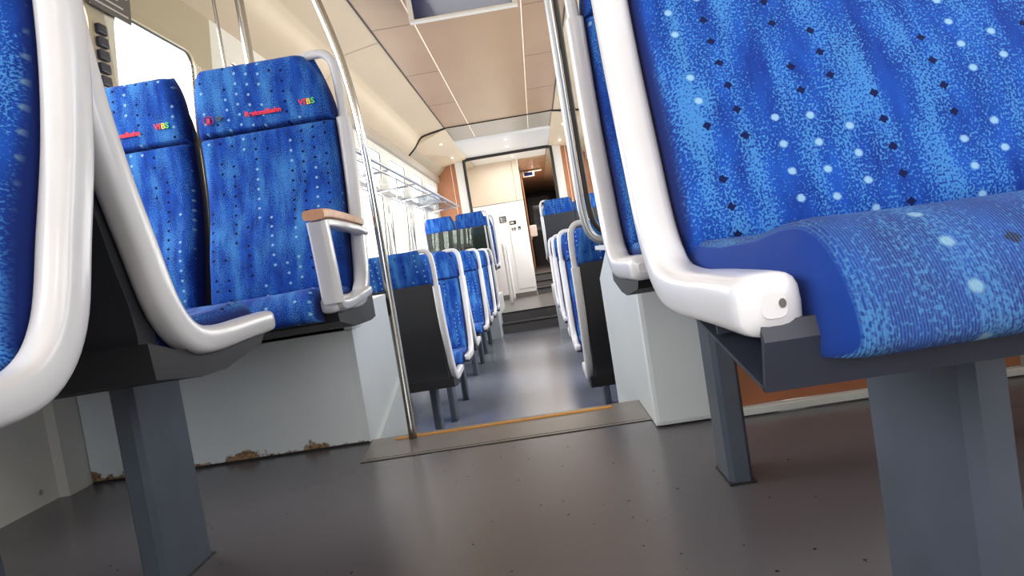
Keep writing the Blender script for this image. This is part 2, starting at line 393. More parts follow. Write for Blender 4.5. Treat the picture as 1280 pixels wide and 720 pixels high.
def make_seat(label, m=1, w1=.44, w2=.44, armrest=False, pedestal=True, near=False, logos=False, panwedge=False, top=1.2, group=None, leg=(.165, .205, .05, .22), fwid=.042, panin=.015, plastic='white_plastic'):
    """double seat facing -Y, aisle side frame at local x=0, extends to +x (m=1) or -x (m=-1)"""
    t = thing('double_seat', label, 'seat', group=group)
    fw = fwid; x1 = fw; xa = (x1, x1+w1); gap = .032; xb = (xa[1]+gap, xa[1]+gap+w2); W = xb[1]+fw
    hi = near
    # side frames (white moulding) with the open handle loop at the top
    for side, xc in (('aisle', fw/2), ('wall', W-fw/2)):
        bm = bmesh.new()
        path = [Vector((xc*m, a_, .442)) for a_ in (0, .0012, .003, .0055, .009)]+[Vector((xc*m, p.y, p.z)) for p in FRS[1:]]; Lp = arclen(path)
        sz = []
        for ll in Lp:
            q = ll/Lp[-1]; b = .021 + .005*min(1, max(0, (q-.2)/.25)) - .003*max(0, (q-.8)/.2); a = fw/2
            if ll < .014: e_ = max(.38, (1-(1-ll/.014)**2)**.5); a *= e_; b *= e_
            sz.append((a, b))
        add_sweep(bm, path, sz, (1, 0, 0), 18, 3.2)
        fo = obj('side_frame', bm, plastic, t, 'auto')
        s_in = 1 if side == 'aisle' else -1
        hx = lambda d: (xc+s_in*d)*m
        hp = spline([(hx(0), .473, .975), (hx(-.002), .474, 1.05), (hx(.0), .475, 1.11), (hx(.006), .476, 1.16), (hx(.03), .477, 1.19), (hx(.075), .478, 1.193), (hx(.11), .478, 1.187)], 6)
        bm = bmesh.new(); add_sweep(bm, hp, (.010, .014), (0, 1, 0), 12, 2.6)
        obj('grab_handle', bm, plastic, fo, True)
    # shell behind both backs
    for xs in (xa, xb):
        prof = []
        zs = [.47+.045*k for k in range(16)]
        def inset(z):
            q = max(0, (z-1.0)/.2); return .055*q**1.5
        bm = bmesh.new(); rows = []
        zz = [.432, .45] + [z for z in zs if z < top-.02] + [top-.015]
        for z in zz:
            yf = fr_y(max(z, .5))+.004; yb = yf+.034-.022*min(1, max(0, (z-.55)/.3))
            if z < .45: yf -= .03; yb -= .02
            i_ = inset(z)+.0
            x0_, x1_ = xs[0]-(.0155 if xs is xb else .004)+i_*1.0, xs[1]+(.0155 if xs is xa else .004)-i_*.4
            rows.append([bm.verts.new((x0_*m, yf, z)), bm.verts.new((x1_*m, yf, z)), bm.verts.new(((x1_-.006)*m, yb, z)), bm.verts.new(((x0_+.006)*m, yb, z))])
        for A, B in zip(rows, rows[1:]):
            for k in range(4): bm.faces.new((A[k], A[(k+1) % 4], B[(k+1) % 4], B[k]))
        bm.faces.new(rows[0]); bm.faces.new(list(reversed(rows[-1])))
        obj('back_shell', bm, 'shell', t, 'auto')
        # headrest cover wrapped over the back of the shell
        zc = [1.0+.02*k for k in range(int(round((top-1.0)/.02))+1)]
        bm = pad_bm([(fr_y(z)+.014, z) for z in zc], lambda z, y: (xs[0]-.006+inset(z), xs[1]+.006-.6*inset(z)), .008, flip=-1, m=m, nu=12, back=.01)
        # backrest pad
        prof = [(fr_y(max(z, .49))+.004, z) for z in [.44+.022*k for k in range(25)]+[.972, .977, .981, .984, .986]]
        th = lambda tt, u: .050+.022*math.exp(-((tt-.28)/.25)**2)
        bb = pad_bm(prof, lambda z, y: xs, th, flip=1, m=m, er=(.012, .014))
        obj('backrest', bb, 'fabric', t, True)
        prof = [(fr_y(z)+.004, z) for z in [.9865, .9885, .992, .996, 1.0]+[1.002+.011*k for k in range(1, 19)] if z <= top+.001]
        def hx_(z, y):
            q = max(0, (z-1.03)/.17); a = .075*q**1.9 if xs is xa else .03*q**3; b = .03*q**3 if xs is xa else .075*q**1.9
            return xs[0]+a, xs[1]-b
        hb = pad_bm(prof, hx_, .056, flip=1, m=m, vs0=.53, er=(.014, .035))
        ho = obj('headrest', hb, 'fabric', t, True)
        obj('rear_cover', bm, 'fabric', ho, True)
        if logos:
            def put(txt, mname, xx, zz_, s, nm):
                cu = bpy.data.curves.new('t', 'FONT'); cu.body = txt; cu.size = s; cu.align_x = 'CENTER'; cu.extrude = .0006; cu.offset = .0006
                o = bpy.data.objects.new('t', cu); COL.objects.link(o); bpy.context.view_layer.update()
                me = bpy.data.meshes.new_from_object(o.evaluated_get(bpy.context.evaluated_depsgraph_get())); bpy.data.objects.remove(o)
                q = bpy.data.objects.new(nm, me); me.materials.clear(); me.materials.append(MATS[mname]); COL.objects.link(q); q.parent = ho
                q.location = (xx, fr_y(zz_)-.0575, zz_); q.rotation_euler = (math.radians(88), 0, 0)
            L = min(xs[0]*m, xs[1]*m); wdt = w1 if xs is xa else w2
            put('Regionalbahn', 'red', L+wdt*.52, 1.028, .021, 'stitched_wordmark')
            put('V', 'red', L+wdt*.80, 1.035, .024, 'stitched_letter'); put('T', 'red', L+wdt*.825, 1.035, .024, 'stitched_letter')
            put('B', 'ylw', L+wdt*.853, 1.035, .024, 'stitched_letter'); put('S', 'grn', L+wdt*.885, 1.035, .024, 'stitched_letter')
            b5 = bmesh.new()
            rg = [Vector((.015*math.cos(a), 0, .013*math.sin(a))) for a in [2*math.pi*k/20 for k in range(20)]]
            add_sweep(b5, rg, (.0025, .001), (0, 1, 0), 6, closed=True)
            q = obj('stitched_ring', b5, 'red', ho); q.location = (L+wdt*.12, fr_y(1.03)-.0575, 1.035)
            put('8', 'red', L+wdt*.12, 1.028, .02, 'stitched_letter'); put('DB', 'black', L+wdt*.20, 1.03, .016, 'stitched_letter')
        # seat cushion
        sp = spline([(0, .372, .434), (0, .31, .428), (0, .22, .422), (0, .13, .424), (0, .07, .431), (0, .038, .432), (0, .025, .424), (0, .020, .414), (0, .019, .403)], 9)
        prof = [(p.y, p.z) for p in sp]
        def thc(tt, u):
            e = abs(2*u-1)
            return .054+.006*e**3-.010*max(0, 1-tt/.5)
        cb = pad_bm(prof, lambda z, y: (xs[0]+(.004*max(0, 1-max(y, 0)/.1) if xs is xa and near else 0), xs[1]), thc, flip=-1, m=m, nu=34, back=.004, er=(.02, .012), sidew=.022)
        obj('seat_cushion', cb, 'fabric_seat' if near else 'fabric', t, True)
    # pan
    xi = .035
    if panwedge:
        pb = prism([(.075, .425), (.045, .386), (.12, .388), (.20, .41), (.40, .43), (.42, .455), (.03, .44)], 'x', (.16)*m, (W-.03)*m)
        obj('seat_pan', pb, 'pan', t)
        bm = bmesh.new()
        add_prism(bm, [(.004, .432), (.0, .420), (.012, .386), (.016, .386), (.006, .420), (.009, .432)], 'x', .012*m, (W-.05)*m)   # front plate
        add_prism(bm, [(.012, .386), (.19, .416), (.19, .419), (.014, .3895)], 'x', .012*m, .155*m)                                # bottom plate
        add_prism(bm, [(.12, .41), (.125, .41), (.125, .44), (.12, .44)], 'x', .014*m, .15*m)                                   # web
        add_prism(bm, [(.185, .416), (.190, .416), (.190, .435), (.185, .435)], 'x', .012*m, .155*m)
        obj('bracket', bm, 'beam', t)
        bm = bmesh.new(); add_sweep(bm, [(.085*m, .075, .402), (.085*m, .075, .425)], (.004, .004), seg=8); obj('bolt', bm, 'galv', t)
    elif armrest:
        pb = prism([(.06, .395), (.045, .43), (.30, .43), (.43, .45), (.43, .372), (.375, .366), (.2, .368)], 'x', .015*m, (W-.03)*m)
        obj('seat_pan', pb, 'pan', t)
    else:
        pb = prism([(.03, .425), (.06, .404), (.22, .382), (.30, .384), (.425, .402), (.43, .455), (.36, .436), (.24, .420), (.10, .424)], 'x', panin*m, (W-.02)*m)
        obj('seat_pan', pb, 'pan', t)
    if pedestal:
        l0, l1, ly0, ly1 = leg
        for xx in ((l0, l1), (W-.28, W-.24)):
            bm = prism([(xx[0]*m, ly0+.012), ((xx[0]+.008)*m, ly0), ((xx[1]-.008)*m, ly0), (xx[1]*m, ly0+.012), (xx[1]*m, ly1-.01), ((xx[1]-.008)*m, ly1), ((xx[0]+.008)*m, ly1), (xx[0]*m, ly1-.01)], 'z', 0.0, .405)
            lg = obj('leg', bm, 'post_metal', t)
            obj('foot_plate', box(min((xx[0]-.003)*m, (xx[1]+.003)*m), max((xx[0]-.003)*m, (xx[1]+.003)*m), ly0-.003, ly1+.003, .0, .004), 'black', lg)
    if armrest:
        xc = .012*m
        pts = [(xc, .335, .455), (xc, .14, .437), (xc, .05, .437), (xc, .022, .452), (xc, .018, .50), (xc, .010, .60), (xc, .005, .640), (xc, .03, .652), (xc, .10, .650), (xc, .30, .655), (xc, .385, .66)]
        bm = bmesh.new()
        add_sweep(bm, spline(pts[0:4], 5), (.024, .016), (1, 0, 0), 12, 3)
        add_sweep(bm, spline([(xc, .022, .445), (xc, .020, .50), (xc, .012, .59), (xc, .004, .648)], 5), (.024, .030), (1, 0, 0), 12, 3)
        add_sweep(bm, spline([(xc, .0, .640), (xc, .06, .644), (xc, .2, .642), (xc, .33, .638), (xc, .42, .63)], 5), (.022, .012), (1, 0, 0), 12, 3)
        ar = obj('armrest', bm, plastic, t, 'auto')
        bm = bmesh.new()
        b2 = bmesh.new()
        add_sweep(b2, spline([(xc, -.02, .662), (xc, .05, .666), (xc, .2, .663), (xc, .36, .657)], 5), (.027, .013), (1, 0, 0), 12, 4)
        merge(bm, b2); obj('armrest_pad', bm, 'wood', ar, 'auto')
    t['w'] = W
    del t['w']
    return t

PI = math.pi
# ------------------------------------------------------------------ near seats
# layout constants
XL, XR = -.53, .13            # aisle edges of the seats
LOW = -.61
near_r = make_seat('large blue double seat in right foreground, white frame, ribbed cushion edge nearest the lens', 1, .50, .42, near=True, panwedge=True, leg=(.187, .225, .10, .275))
near_r.location = (.118, .425, 0)
bm = bmesh.new(); add_sweep(bm, [(.026, -.0010, .443), (.026, .0012, .443)], (.0022, .0030), (1, 0, 0), 10); obj('paint_chip', bm, 'sign_grey', near_r)
right_proto = make_seat('blue double seat directly behind the right foreground seat, seen edge on', 1, .40, .385, leg=(.15, .195, .18, .281))
right_proto.location = (.145, 1.105, 0)
LOW = -.61
left_proto = make_seat('front blue double seat of the left lower row, first one facing the camera', -1, .40, .385)
left_proto.location = (-.56, 4.68, LOW)
l1 = make_seat('blue double seat cut by the left photo edge, facing the camera, thick pale frame', -1, .40, .385, panin=.14, leg=(.30, .34, .05, .22), plastic='white_plastic_shaded')
l1.location = (-.488, .342, 0)
# left seat facing forward: aisle frame at local x=0 extending -x after a half turn of the right prototype
l2 = make_seat('double seat facing away in left foreground, dark back and pale curved frame on grey post', 1, .40, .385, leg=(.196, .24, .032, .202), plastic='white_plastic_shaded'); l2.location = (XL, 1.350, 0); l2.rotation_euler = (0, 0, PI)
boxseat = make_seat('blue double seat with red lettering on headrests and wood topped armrest, standing on pale box', -1, .425, .39, armrest=True, pedestal=False, logos=True, plastic='white_plastic_shaded')
boxseat.location = (-.50, 1.655, 0)

# ------------------------------------------------------------------ lower deck seats
rows_left = [('away', 4.30, 'nearest left one of lower deck, dark charcoal back beyond the glass screen'),
             ('away', 5.69, 'left lower one turned away, back to back with the first facing seat'),
             ('to', 6.42, 'second blue double seat facing the camera in the left lower row'),
             ('away', 7.43, 'left lower seat turned away behind the second facing blue seat'),
             ('to', 7.76, 'third blue double seat facing the camera in the left lower row'),
             ('to', 8.55, 'farthest blue seat facing the camera in the left lower row, beside the steps')]
rows_right = [('away', 3.72, 'nearest right seat of the lower deck, tall charcoal back behind the pale box'),
              ('to', 4.35, 'right lower seat facing the camera, first behind the nearest charcoal back'),
              ('away', 5.37, 'right lower seat turned away, second dark back along the aisle'),
              ('to', 6.10, 'right lower seat facing the camera, second one along the aisle'),
              ('away', 7.12, 'right lower seat turned away, third dark back along the aisle'),
              ('to', 7.75, 'right lower seat facing the camera, third one along the aisle'),
              ('away', 8.78, 'right lower seat turned away, last one before the steps')]
for kind, y, lab in rows_left:
    if kind == 'away': dup(right_proto, (-.56, y, LOW), PI, 'double seat, '+lab)
    else: dup(left_proto, (-.56, y, LOW), 0, lab)
for kind, y, lab in rows_right:
    if kind == 'away': dup(left_proto, (.15, y, LOW), PI, 'double seat, '+lab)
    else: dup(right_proto, (.15, y, LOW), 0, lab)
POD = -.10
dup(right_proto, (-.545, 9.65, POD), PI, 'raised left double seat turned away, blue headrests above the lower row')
dup(left_proto, (.13, 9.65, POD), PI, 'raised right double seat turned away, bright blue headrest over grey back')
dup(left_proto, (-.545, 9.98, POD), 0, 'raised left double seat facing the camera, seen edge on before the portal')
dup(right_proto, (.16, 9.98, POD), 0, 'raised right double seat facing the camera, before the portal')
dup(left_proto, (.30, 15.2, 0), PI, 'distant double seat beyond the white cabinet, far end of the coach')

# ------------------------------------------------------------------ structure
def struct(name, bm, m, parent=None, smooth=False): return obj(name, bm, m, parent, smooth, kind='structure')
Y0, Y1 = -2.4, 20.0
CXL, CXR, CZ = -.853, .454, 2.10
# floors
bm = box(-1.5, 1.17, Y0, 2.055, -.05, 0); struct('floor', bm, 'floor_grey')
bm = prism([(-.557, 1.82), (.235, 1.82), (.235, 2.055), (-.58, 2.055)], 'z', 0, .0015); struct('floor_plate', bm, 'plate')
struct('trim_1', box(-.557, .235, 1.814, 1.818, 0, .0016), 'seam')
struct('trim_2', box(-.50, .15, 2.008, 2.028, 0, .004), 'yellow')
struct('trim_3', box(-.545, .22, 1.834, 1.836, 0, .0020), 'seam')
bm = bmesh.new()
for k in range(3):
    z1 = -.1525*(k+1); y0 = 2.055+.26*k
    add_box(bm, -1.5, 1.17, y0, y0+.26, LOW, z1) if k < 3 else None
add_box(bm, -1.5, 1.17, 2.03, 2.055, LOW, -.001)
struct('floor_steps', bm, 'step_grey')
struct('floor_lower', box(-1.5, 1.17, 2.8, 9.5, LOW-.05, LOW), 'floor_blue')
# steps up
bm = box(-.62, .16, 9.5, 9.8, LOW, -.48); struct('floor_riser', bm, 'step_grey')
struct('trim_4', box(-.62, .16, 9.488, 9.5, -.50, -.475), 'black')
struct('floor_rear', box(-1.5, 1.17, 9.8, 12.6, LOW, -.35), 'step_grey')
struct('trim_5', box(-.62, .16, 9.788, 9.8, -.37, -.345), 'black')
struct('floor_podium_left', box(-1.5, -.62, 9.06, 10.9, LOW, POD), 'laminate_clean')
struct('floor_podium_right', box(.16, 1.17, 9.06, 10.9, LOW, POD), 'laminate_clean')
bm = bmesh.new()
for k in range(3): add_box(bm, -.08, 1.17, 12.6+.3*k, 12.9+.3*k, LOW, -.35+.117*(k+1))
struct('floor_far_steps', bm, 'step_grey')
for k in range(3): struct('trim_%d' % (20+k), box(-.08, .6, 12.59+.3*k, 12.60+.3*k, -.35+.117*(k+1)-.025, -.35+.117*(k+1)+.003), 'black')
struct('floor_far', box(-.08, 1.17, 13.5, Y1, -.05, 0), 'step_grey')

# side walls with window openings
def wx(z, s):
    """interior wall x at height z (leans in towards the top)"""
    base = 1.5 if s < 0 else 1.17
    lean = 0 if z < .55 else (z-.55)/1.15*.12
    return s*(base-lean)
def wall(name, s, wins, zlo, ya, yb, m):
    bm = bmesh.new()
    ys = sorted({ya, yb} | {w[0] for w in wins} | {w[1] for w in wins}); ys = [y for y in ys if ya <= y <= yb]
    zs = sorted({zlo, .55, 1.86} | {w[2] for w in wins} | {w[3] for w in wins})
    for a, b in zip(ys, ys[1:]):
        for c, d in zip(zs, zs[1:]):
            my, mz = (a+b)/2, (c+d)/2
            if any(w[0] < my < w[1] and w[2] < mz < w[3] for w in wins): continue
            for off in (0, .022*s):
                add_quad(bm, (wx(c, s)+off, a, c), (wx(c, s)+off, b, c), (wx(d, s)+off, b, d), (wx(d, s)+off, a, d))
    struct(name, bm, m)
    return
def rrect(y0, y1, z0, z1, r, n=6):
    out = []
    for cy, cz, a0 in ((y1-r, z1-r, 0), (y0+r, z1-r, 90), (y0+r, z0+r, 180), (y1-r, z0+r, 270)):
        for k in range(n+1):
            a = math.radians(a0+90*k/n); out.append((cy+r*math.cos(a), cz+r*math.sin(a)))
    return out
WN = [0]
def window(s, w, r=.07, inset=.035, fm='wall_white', gl='glass'):
    WN[0] += 1
    y0, y1, z0, z1 = w; n = 6
    inner = rrect(y0+inset, y1-inset, z0+inset, z1-inset, r, n)
    outer = []
    for cy, cz in ((y1, z1), (y0, z1), (y0, z0), (y1, z0)): outer += [(cy, cz)]*(n+1)
    bm = bmesh.new(); K = len(inner)
    def P(p, d): return (wx(p[1], s)-s*d, p[0], p[1])
    O = [bm.verts.new(P(p, .0)) for p in outer]; I = [bm.verts.new(P(p, .004)) for p in inner]; D = [bm.verts.new(P(p, -.018)) for p in inner]
    for k in range(K):
        k2 = (k+1) % K
        if (O[k].co-O[k2].co).length > 1e-5: bm.faces.new((O[k], O[k2], I[k2], I[k]))
        else: bm.faces.new((O[k], I[k2], I[k]))
        bm.faces.new((I[k], I[k2], D[k2], D[k]))
    f = struct('window_%d' % WN[0], bm, fm)
    b2 = bmesh.new(); add_sweep(b2, [P(p, -.012) for p in inner], (.005, .006), (1, 0, 0), 6, closed=True)
    struct('window_seal', b2, 'gasket', f)
    b3 = bmesh.new(); vs = [b3.verts.new(P(p, -.016)) for p in inner]; b3.faces.new(vs)
    struct('window_pane', b3, gl, f)
winL_hi = [(-2.1, -1.0, .75, 1.62), (-.85, .85, .75, 1.62), (1.0, 2.40, .75, 1.62), (2.48, 3.16, .72, 1.645)]
lowW = [(3.5+1.28*k-.05, 4.35+1.28*k+.05) for k in range(6)]
winL_lo = [(a, b, .12, 1.28) for a, b in lowW] + [(a+.02, b-.02, 1.40, 1.70) for a, b in lowW]
wall('wall_left', -1, winL_hi, LOW, Y0, 3.3, 'wall_beige')
wall('wall_left_lower_deck', -1, winL_lo, LOW, 3.3, 12.6, 'wall_white')
for w in winL_hi: window(-1, w, fm='wall_beige')
for w in winL_lo: window(-1, w, r=.05, inset=.02)
winR = [(-2.1, -1.0, .75, 1.62), (-.85, .85, .75, 1.62), (1.0, 2.40, .75, 1.62)] + [(a, b, .12, 1.28) for a, b in lowW]+ [(a+.02, b-.02, 1.40, 1.70) for a, b in lowW]
wall('wall_right', 1, winR, LOW, Y0, Y1, 'wall_white')
for w in winR: window(1, w, r=.05, inset=.02)
# low side panel on the left wall, with screws
struct('wall_panel_left', box(-1.499, -1.488, Y0, 1.93, 0.0, .47), 'wall_low')
bm = bmesh.new()
for y, z in ((1.86, .04), (1.86, .30), (1.60, .04), (1.3, .04)):
    add_sweep(bm, [(-1.488, y, z), (-1.483, y, z)], (.007, .007), (0, 1, 0), 10)
struct('trim_6', bm, 'galv')
struct('trim_7', box(-1.50, -1.455, 1.93, 2.035, 0, .62), 'wall_low')
# header strip above windows, cove, ceiling
for s, nm in ((-1, 'left'), (1, 'right')):
    xi = wx(1.8, s)
    bm = bmesh.new(); add_prism(bm, [(xi, 1.745), (xi-s*.035, 1.755), (xi-s*.04, 1.84), (xi, 1.85)], 'y', 4.3, 10.98)
    struct('trim_8' if s < 0 else 'trim_9', bm, 'ceil_grey')
    ex = CXL if s < 0 else CXR
    ctrl = spline([(xi, 0, 1.82), (xi-s*.12, 0, 1.925), (xi-s*.19, 0, 2.015), (xi-s*.26, 0, 2.055), (ex, 0, CZ)], 8)
    bm = bmesh.new()
    ylist = (Y0, 2.3, 4.9, 8.35) if s < 0 else (Y0, 8.35)
    for ya, yb in zip(ylist, ylist[1:]):
        for A, B in zip(ctrl, ctrl[1:]):
            add_quad(bm, (A.x, ya+.004, A.z), (A.x, yb-.004, A.z), (B.x, yb-.004, B.z), (B.x, ya+.004, B.z))
    add_quad(bm, (xi, Y0, 1.80), (xi, 8.35, 1.80), (ctrl[0].x, 8.35, 1.825), (ctrl[0].x, Y0, 1.825))
    bmesh.ops.remove_doubles(bm, verts=bm.verts, dist=1e-5)
    struct('ceiling_cove_'+nm, bm, 'cove', smooth='auto')
    # backing so that the seams between cove panels read dark
    bm = bmesh.new()
    for A, B in zip(ctrl, ctrl[1:]):
        add_quad(bm, (A.x, Y0, A.z+.012), (A.x, Y1, A.z+.012), (B.x, Y1, B.z+.012), (B.x, Y0, B.z+.012))
    struct('ceiling_backing_'+nm, bm, 'wall_beige')
    # dark gasket along ceiling edge and across the end
    struct('trim_10' if s < 0 else 'trim_11', box(min(ex, ex+s*.008), max(ex, ex+s*.008), Y0, 9.3, CZ-.006, CZ+.01), 'gasket')
    bm = bmesh.new(); add_sweep(bm, [Vector((p.x, 8.36, p.z-.008)) for p in ctrl]+[Vector((ex+s*-.0, 8.36, CZ-.006))], (.012, .012), (0, 1, 0), 8)
    struct('trim_12' if s < 0 else 'trim_13', bm, 'gasket')
struct('ceiling', box(CXL, CXR, Y0, 8.35, CZ, CZ+.03), 'ceil_tan')
struct('trim_14', box(CXL, CXR, 8.35, 8.366, CZ-.012, CZ+.02), 'gasket')
for x, nm in ((-.563, 'trim_15'), (.156, 'trim_16')): struct(nm, box(x-.0035, x+.0035, Y0, 9.3, CZ-.004, CZ), 'ceil_line')
bm = bmesh.new()
for k in range(7):
    y = -1.45+1.22*k+1.22
    for xa, xb in ((CXL, -.57), (.162, CXR)):
        add_box(bm, xa, xb, y-.002, y+.002, CZ-.0015, CZ)
struct('trim_17', bm, 'ceil_seam')
# ceiling beyond: grey ramp, lowered white panel, side soffits
bm = bmesh.new(); add_prism(bm, [(8.366, 2.10), (9.4, 2.10), (9.4, 2.2), (8.366, 2.2)], 'x', CXL, CXR); struct('ceiling_grey', bm, 'ceil_grey')
bm = bmesh.new(); add_prism(bm, [(9.4, 2.10), (9.46, 2.075), (10.9, 2.06), (10.9, 2.2), (9.4, 2.2)], 'x', CXL-.05, CXR+.05); struct('ceiling_white', bm, 'ceil_white')
for s, nm in ((-1, 'left'), (1, 'right')):
    ex = (CXL if s < 0 else CXR); xi = wx(1.8, s)
    bm = bmesh.new()
    a = [(xi, 1.83), (xi-s*.03, 1.90), (ex, 2.09), (ex, 2.2), (xi, 2.2)]; c = [(xi, 1.80), (xi-s*.03, 1.96), (ex, 2.05), (ex, 2.2), (xi, 2.2)]
    A = [bm.verts.new((p[0], 8.37, p[1])) for p in a]; B = [bm.verts.new((p[0], 10.9, p[1])) for p in c]
    bm.faces.new(A); bm.faces.new(list(reversed(B)))
    for k in range(5): bm.faces.new((A[k], A[(k+1) % 5], B[(k+1) % 5], B[k]))
    struct('ceiling_soffit_'+nm, bm, 'cove')
    # brown partition, white door post and dark portal gasket
    px = (-.92 if s < 0 else .50)
    struct('wall_partition_'+nm, box(min(xi-s*-.04, px+s*.13), max(xi-s*-.04, px+s*.13), 10.95, 11.0, -.35, 2.10), 'brown')
    struct('trim_30' if s < 0 else 'trim_31', box(min(px+s*.20, px+s*.205), max(px+s*.20, px+s*.205), 10.94, 10.95, -.35, 2.05), 'ceil_line')
    struct('wall_post_'+nm, box(min(px, px+s*.13), max(px, px+s*.13), 10.9, 11.02, -.35, 2.08), 'ceil_white')
bm = tube(spline([(-.90, 10.9, -.35), (-.90, 10.9, 1.0), (-.90, 10.9, 1.97), (-.87, 10.9, 2.03), (-.6, 10.9, 2.04), (.2, 10.9, 2.04), (.45, 10.9, 2.03), (.48, 10.9, 1.97), (.48, 10.9, 1.0), (.48, 10.9, -.35)], 6), .024, 8, side=(0, 1, 0))
struct('door_frame', bm, 'gasket', smooth=True)
struct('wall_lintel', box(-1.4, 1.1, 10.91, 11.03, 2.05, 2.2), 'ceil_white')
struct('ceiling_vestibule', box(-1.4, 1.1, 11.03, 12.6, 2.14, 2.2), 'ceil_white')
# downlights
for i, (x, y, z) in enumerate([(-.18, 9.75, 2.068), (-.18, 10.4, 2.062), (-.15, 11.35, 2.138), (-.15, 12.1, 2.138), (-1.0, 9.0, 2.02), (-1.0, 10.2, 2.0), (.6, 9.0, 2.02), (.6, 10.2, 2.0)]):
    bm = bmesh.new(); add_sweep(bm, [(x, y, z+.006), (x, y, z-.006)], (.015, .015), seg=14)
    tag(obj('downlight', bm, 'dotlamp'), ['small round downlight in the lowered white ceiling panel, nearer of two', 'small round downlight in the lowered white ceiling panel, by the portal',
        'small round downlight past the dark portal frame', 'small round downlight close to the beige upper cabinet', 'small round downlight in the left cream soffit, nearer one', 'small round downlight in the left cream soffit, above the brown panel',
        'small round downlight in the right soffit, nearer one', 'small round downlight in the right soffit, above the brown panel'][i], 'ceiling light')
# back wall + far end
struct('wall_back', box(-1.55, 1.22, Y0-.05, Y0, -.05, 2.2), 'wall_beige')
struct('wall_far', box(-1.5, 1.2, Y1, Y1+.05, -.05, 2.2), 'shell')
struct('ceiling_far', box(-.08, 1.1, 12.6, Y1, 2.12, 2.2), 'ceil_tan')
struct('wall_corridor', box(-.14, -.08, 13.75, Y1, -.35, 2.15), 'wall_beige')
struct('trim_18', box(-.06, -.048, 13.75, Y1, .1, 2.0), 'brown')
# far door
dt = struct('door_1', box(-.02, .62, Y1-.06, Y1, 0, 1.95), 'black')
struct('door_window', box(.1, .5, Y1-.07, Y1-.06, 1.0, 1.7), 'screen', dt)
# white luggage / toilet cabinet
cab = thing('toilet_cabinet', 'tall white cabinet block with beige upper half and small dark pictograms, at the aisle end', 'cabinet', (0, 0, 0))
obj('lower_body', box(-1.42, -.085, 12.6, 13.75, -.35, 1.40, .006), 'cab_white', cab)
obj('upper_body', box(-1.40, -.19, 12.58, 13.75, 1.405, 2.14, .006), 'cab_beige', cab)
obj('corner_post', box(-.19, -.085, 12.57, 13.75, 1.405, 2.14, .01), 'cab_beige', cab)
d_ = obj('panel_door', box(-.40, -.12, 12.59, 12.6, -.2, 1.30, .003), 'cab_white', cab)
obj('kick_strip', box(-1.4, -.09, 12.59, 12.6, -.35, -.27), 'plate', cab)
def cabsign(x, z, w, h, kind):
    s_ = obj('pictogram_sign', box(x-w/2, x+w/2, 12.583, 12.587, z-h/2, z+h/2, 0), 'black', cab)
    b = bmesh.new()
    if kind == 0:
        for k in range(3): add_box(b, x-w*.36, x+w*.36, 12.580, 12.583, z-h*.36+k*h*.27, z-h*.36+k*h*.27+h*.1)
        add_box(b, x-w*.36, x-w*.2, 12.579, 12.583, z-h*.35, z+h*.35)
    elif kind == 1:
        add_box(b, x-w*.38, x+w*.15, 12.58, 12.583, z-h*.22, z+h*.22)
    else: add_box(b, x-w*.3, x+w*.3, 12.58, 12.583, z-h*.35, z-h*.02)
    obj('pictogram', b, 'sign_line', s_)
cabsign(-.50, 1.105, .12, .11, 0); cabsign(-.33, 1.02, .12, .07, 1); cabsign(-.355, .90, .025, .05, 2); cabsign(-.31, .90, .03, .055, 2); cabsign(-.225, .905, .05, .06, 2)
# small fittings beyond
nb = tag(obj('ticket_machine', box(-.07, .10, 15.0, 15.25, .75, 1.0, .02), 'cab_white'), 'small white box fitting in the dark far corridor', 'machine')
obj('mount_bracket', box(-.075, -.02, 15.05, 15.2, .70, .76), 'galv', nb)

# ------------------------------------------------------------------ display screens on ceiling
def display(label, x0, x1, y, zb, loc):
    t = thing('ceiling_display', label, 'screen', loc)
    bm = bmesh.new()
    w0, w1 = x0, x1
    # sloping housing
    add_prism(bm, [(.0, zb), (.42, CZ), (.02, CZ), (.02, zb+.022)], 'x', w0, w1, 0)
    add_box(bm, w0, w1, -.025, .02, zb, zb+.016, .003)
    for xx in (w0, w1-.03): add_box(bm, xx, xx+.03, -.024, .02, zb+.017, CZ-.002, 0)
    obj('housing', bm, 'ceil_white', t)
    obj('screen_panel', prism([(.004, zb+.018), (.02, zb+.018), (.02, CZ-.03), (-.036, CZ-.03)], 'x', w0+.031, w1-.031), 'screen', t)
    obj('top_bracket', box((w0+w1)/2-.28, (w0+w1)/2+.28, -.02, .1, CZ-.03, CZ), 'cove', t)
    return t
display('wide ceiling display with dark glossy screen and white lower lip, nearest overhead', -.52, .12, 4.1, 1.91, (0, 4.1, 0))
display('small distant ceiling display in the far tan corridor', -.02, .22, 14.2, 1.98, (0, 14.4, 0))

# ------------------------------------------------------------------ boxes under the seats
bxl = thing('seat_box', 'pale grey laminate box with rusty lower edge under the left lettered seat', 'cabinet', (0, 0, 0))
obj('front_panel', box(-1.453, -.60, 2.03, 2.05, 0.003, .362, .002), 'laminate', bxl)
obj('side_panel', prism([(2.03, 0.003), (2.055, .003), (2.055, -.45), (2.54, -.45), (2.54, .405), (2.30, .40), (2.14, .345), (2.03, .345)], 'x', -.60, -.58), 'laminate_clean', bxl)
obj('top_panel', prism([(2.03, .362), (2.14, .362), (2.30, .415), (2.54, .42), (2.54, .405), (2.30, .40), (2.14, .347), (2.03, .347)], 'x', -1.44, -.578), 'laminate_clean', bxl)
obj('skirt', prism([(2.06, -.02), (2.54, .10), (2.54, -.45), (2.06, -.45)], 'x', -.58, -.570), 'laminate_clean', bxl)
obj('rear_panel', box(-1.44, -.60, 2.52, 2.54, -.6, .40), 'laminate_clean', bxl)
obj('base_seam', box(-1.45, -.585, 2.026, 2.034, .001, .006), 'seam', bxl)
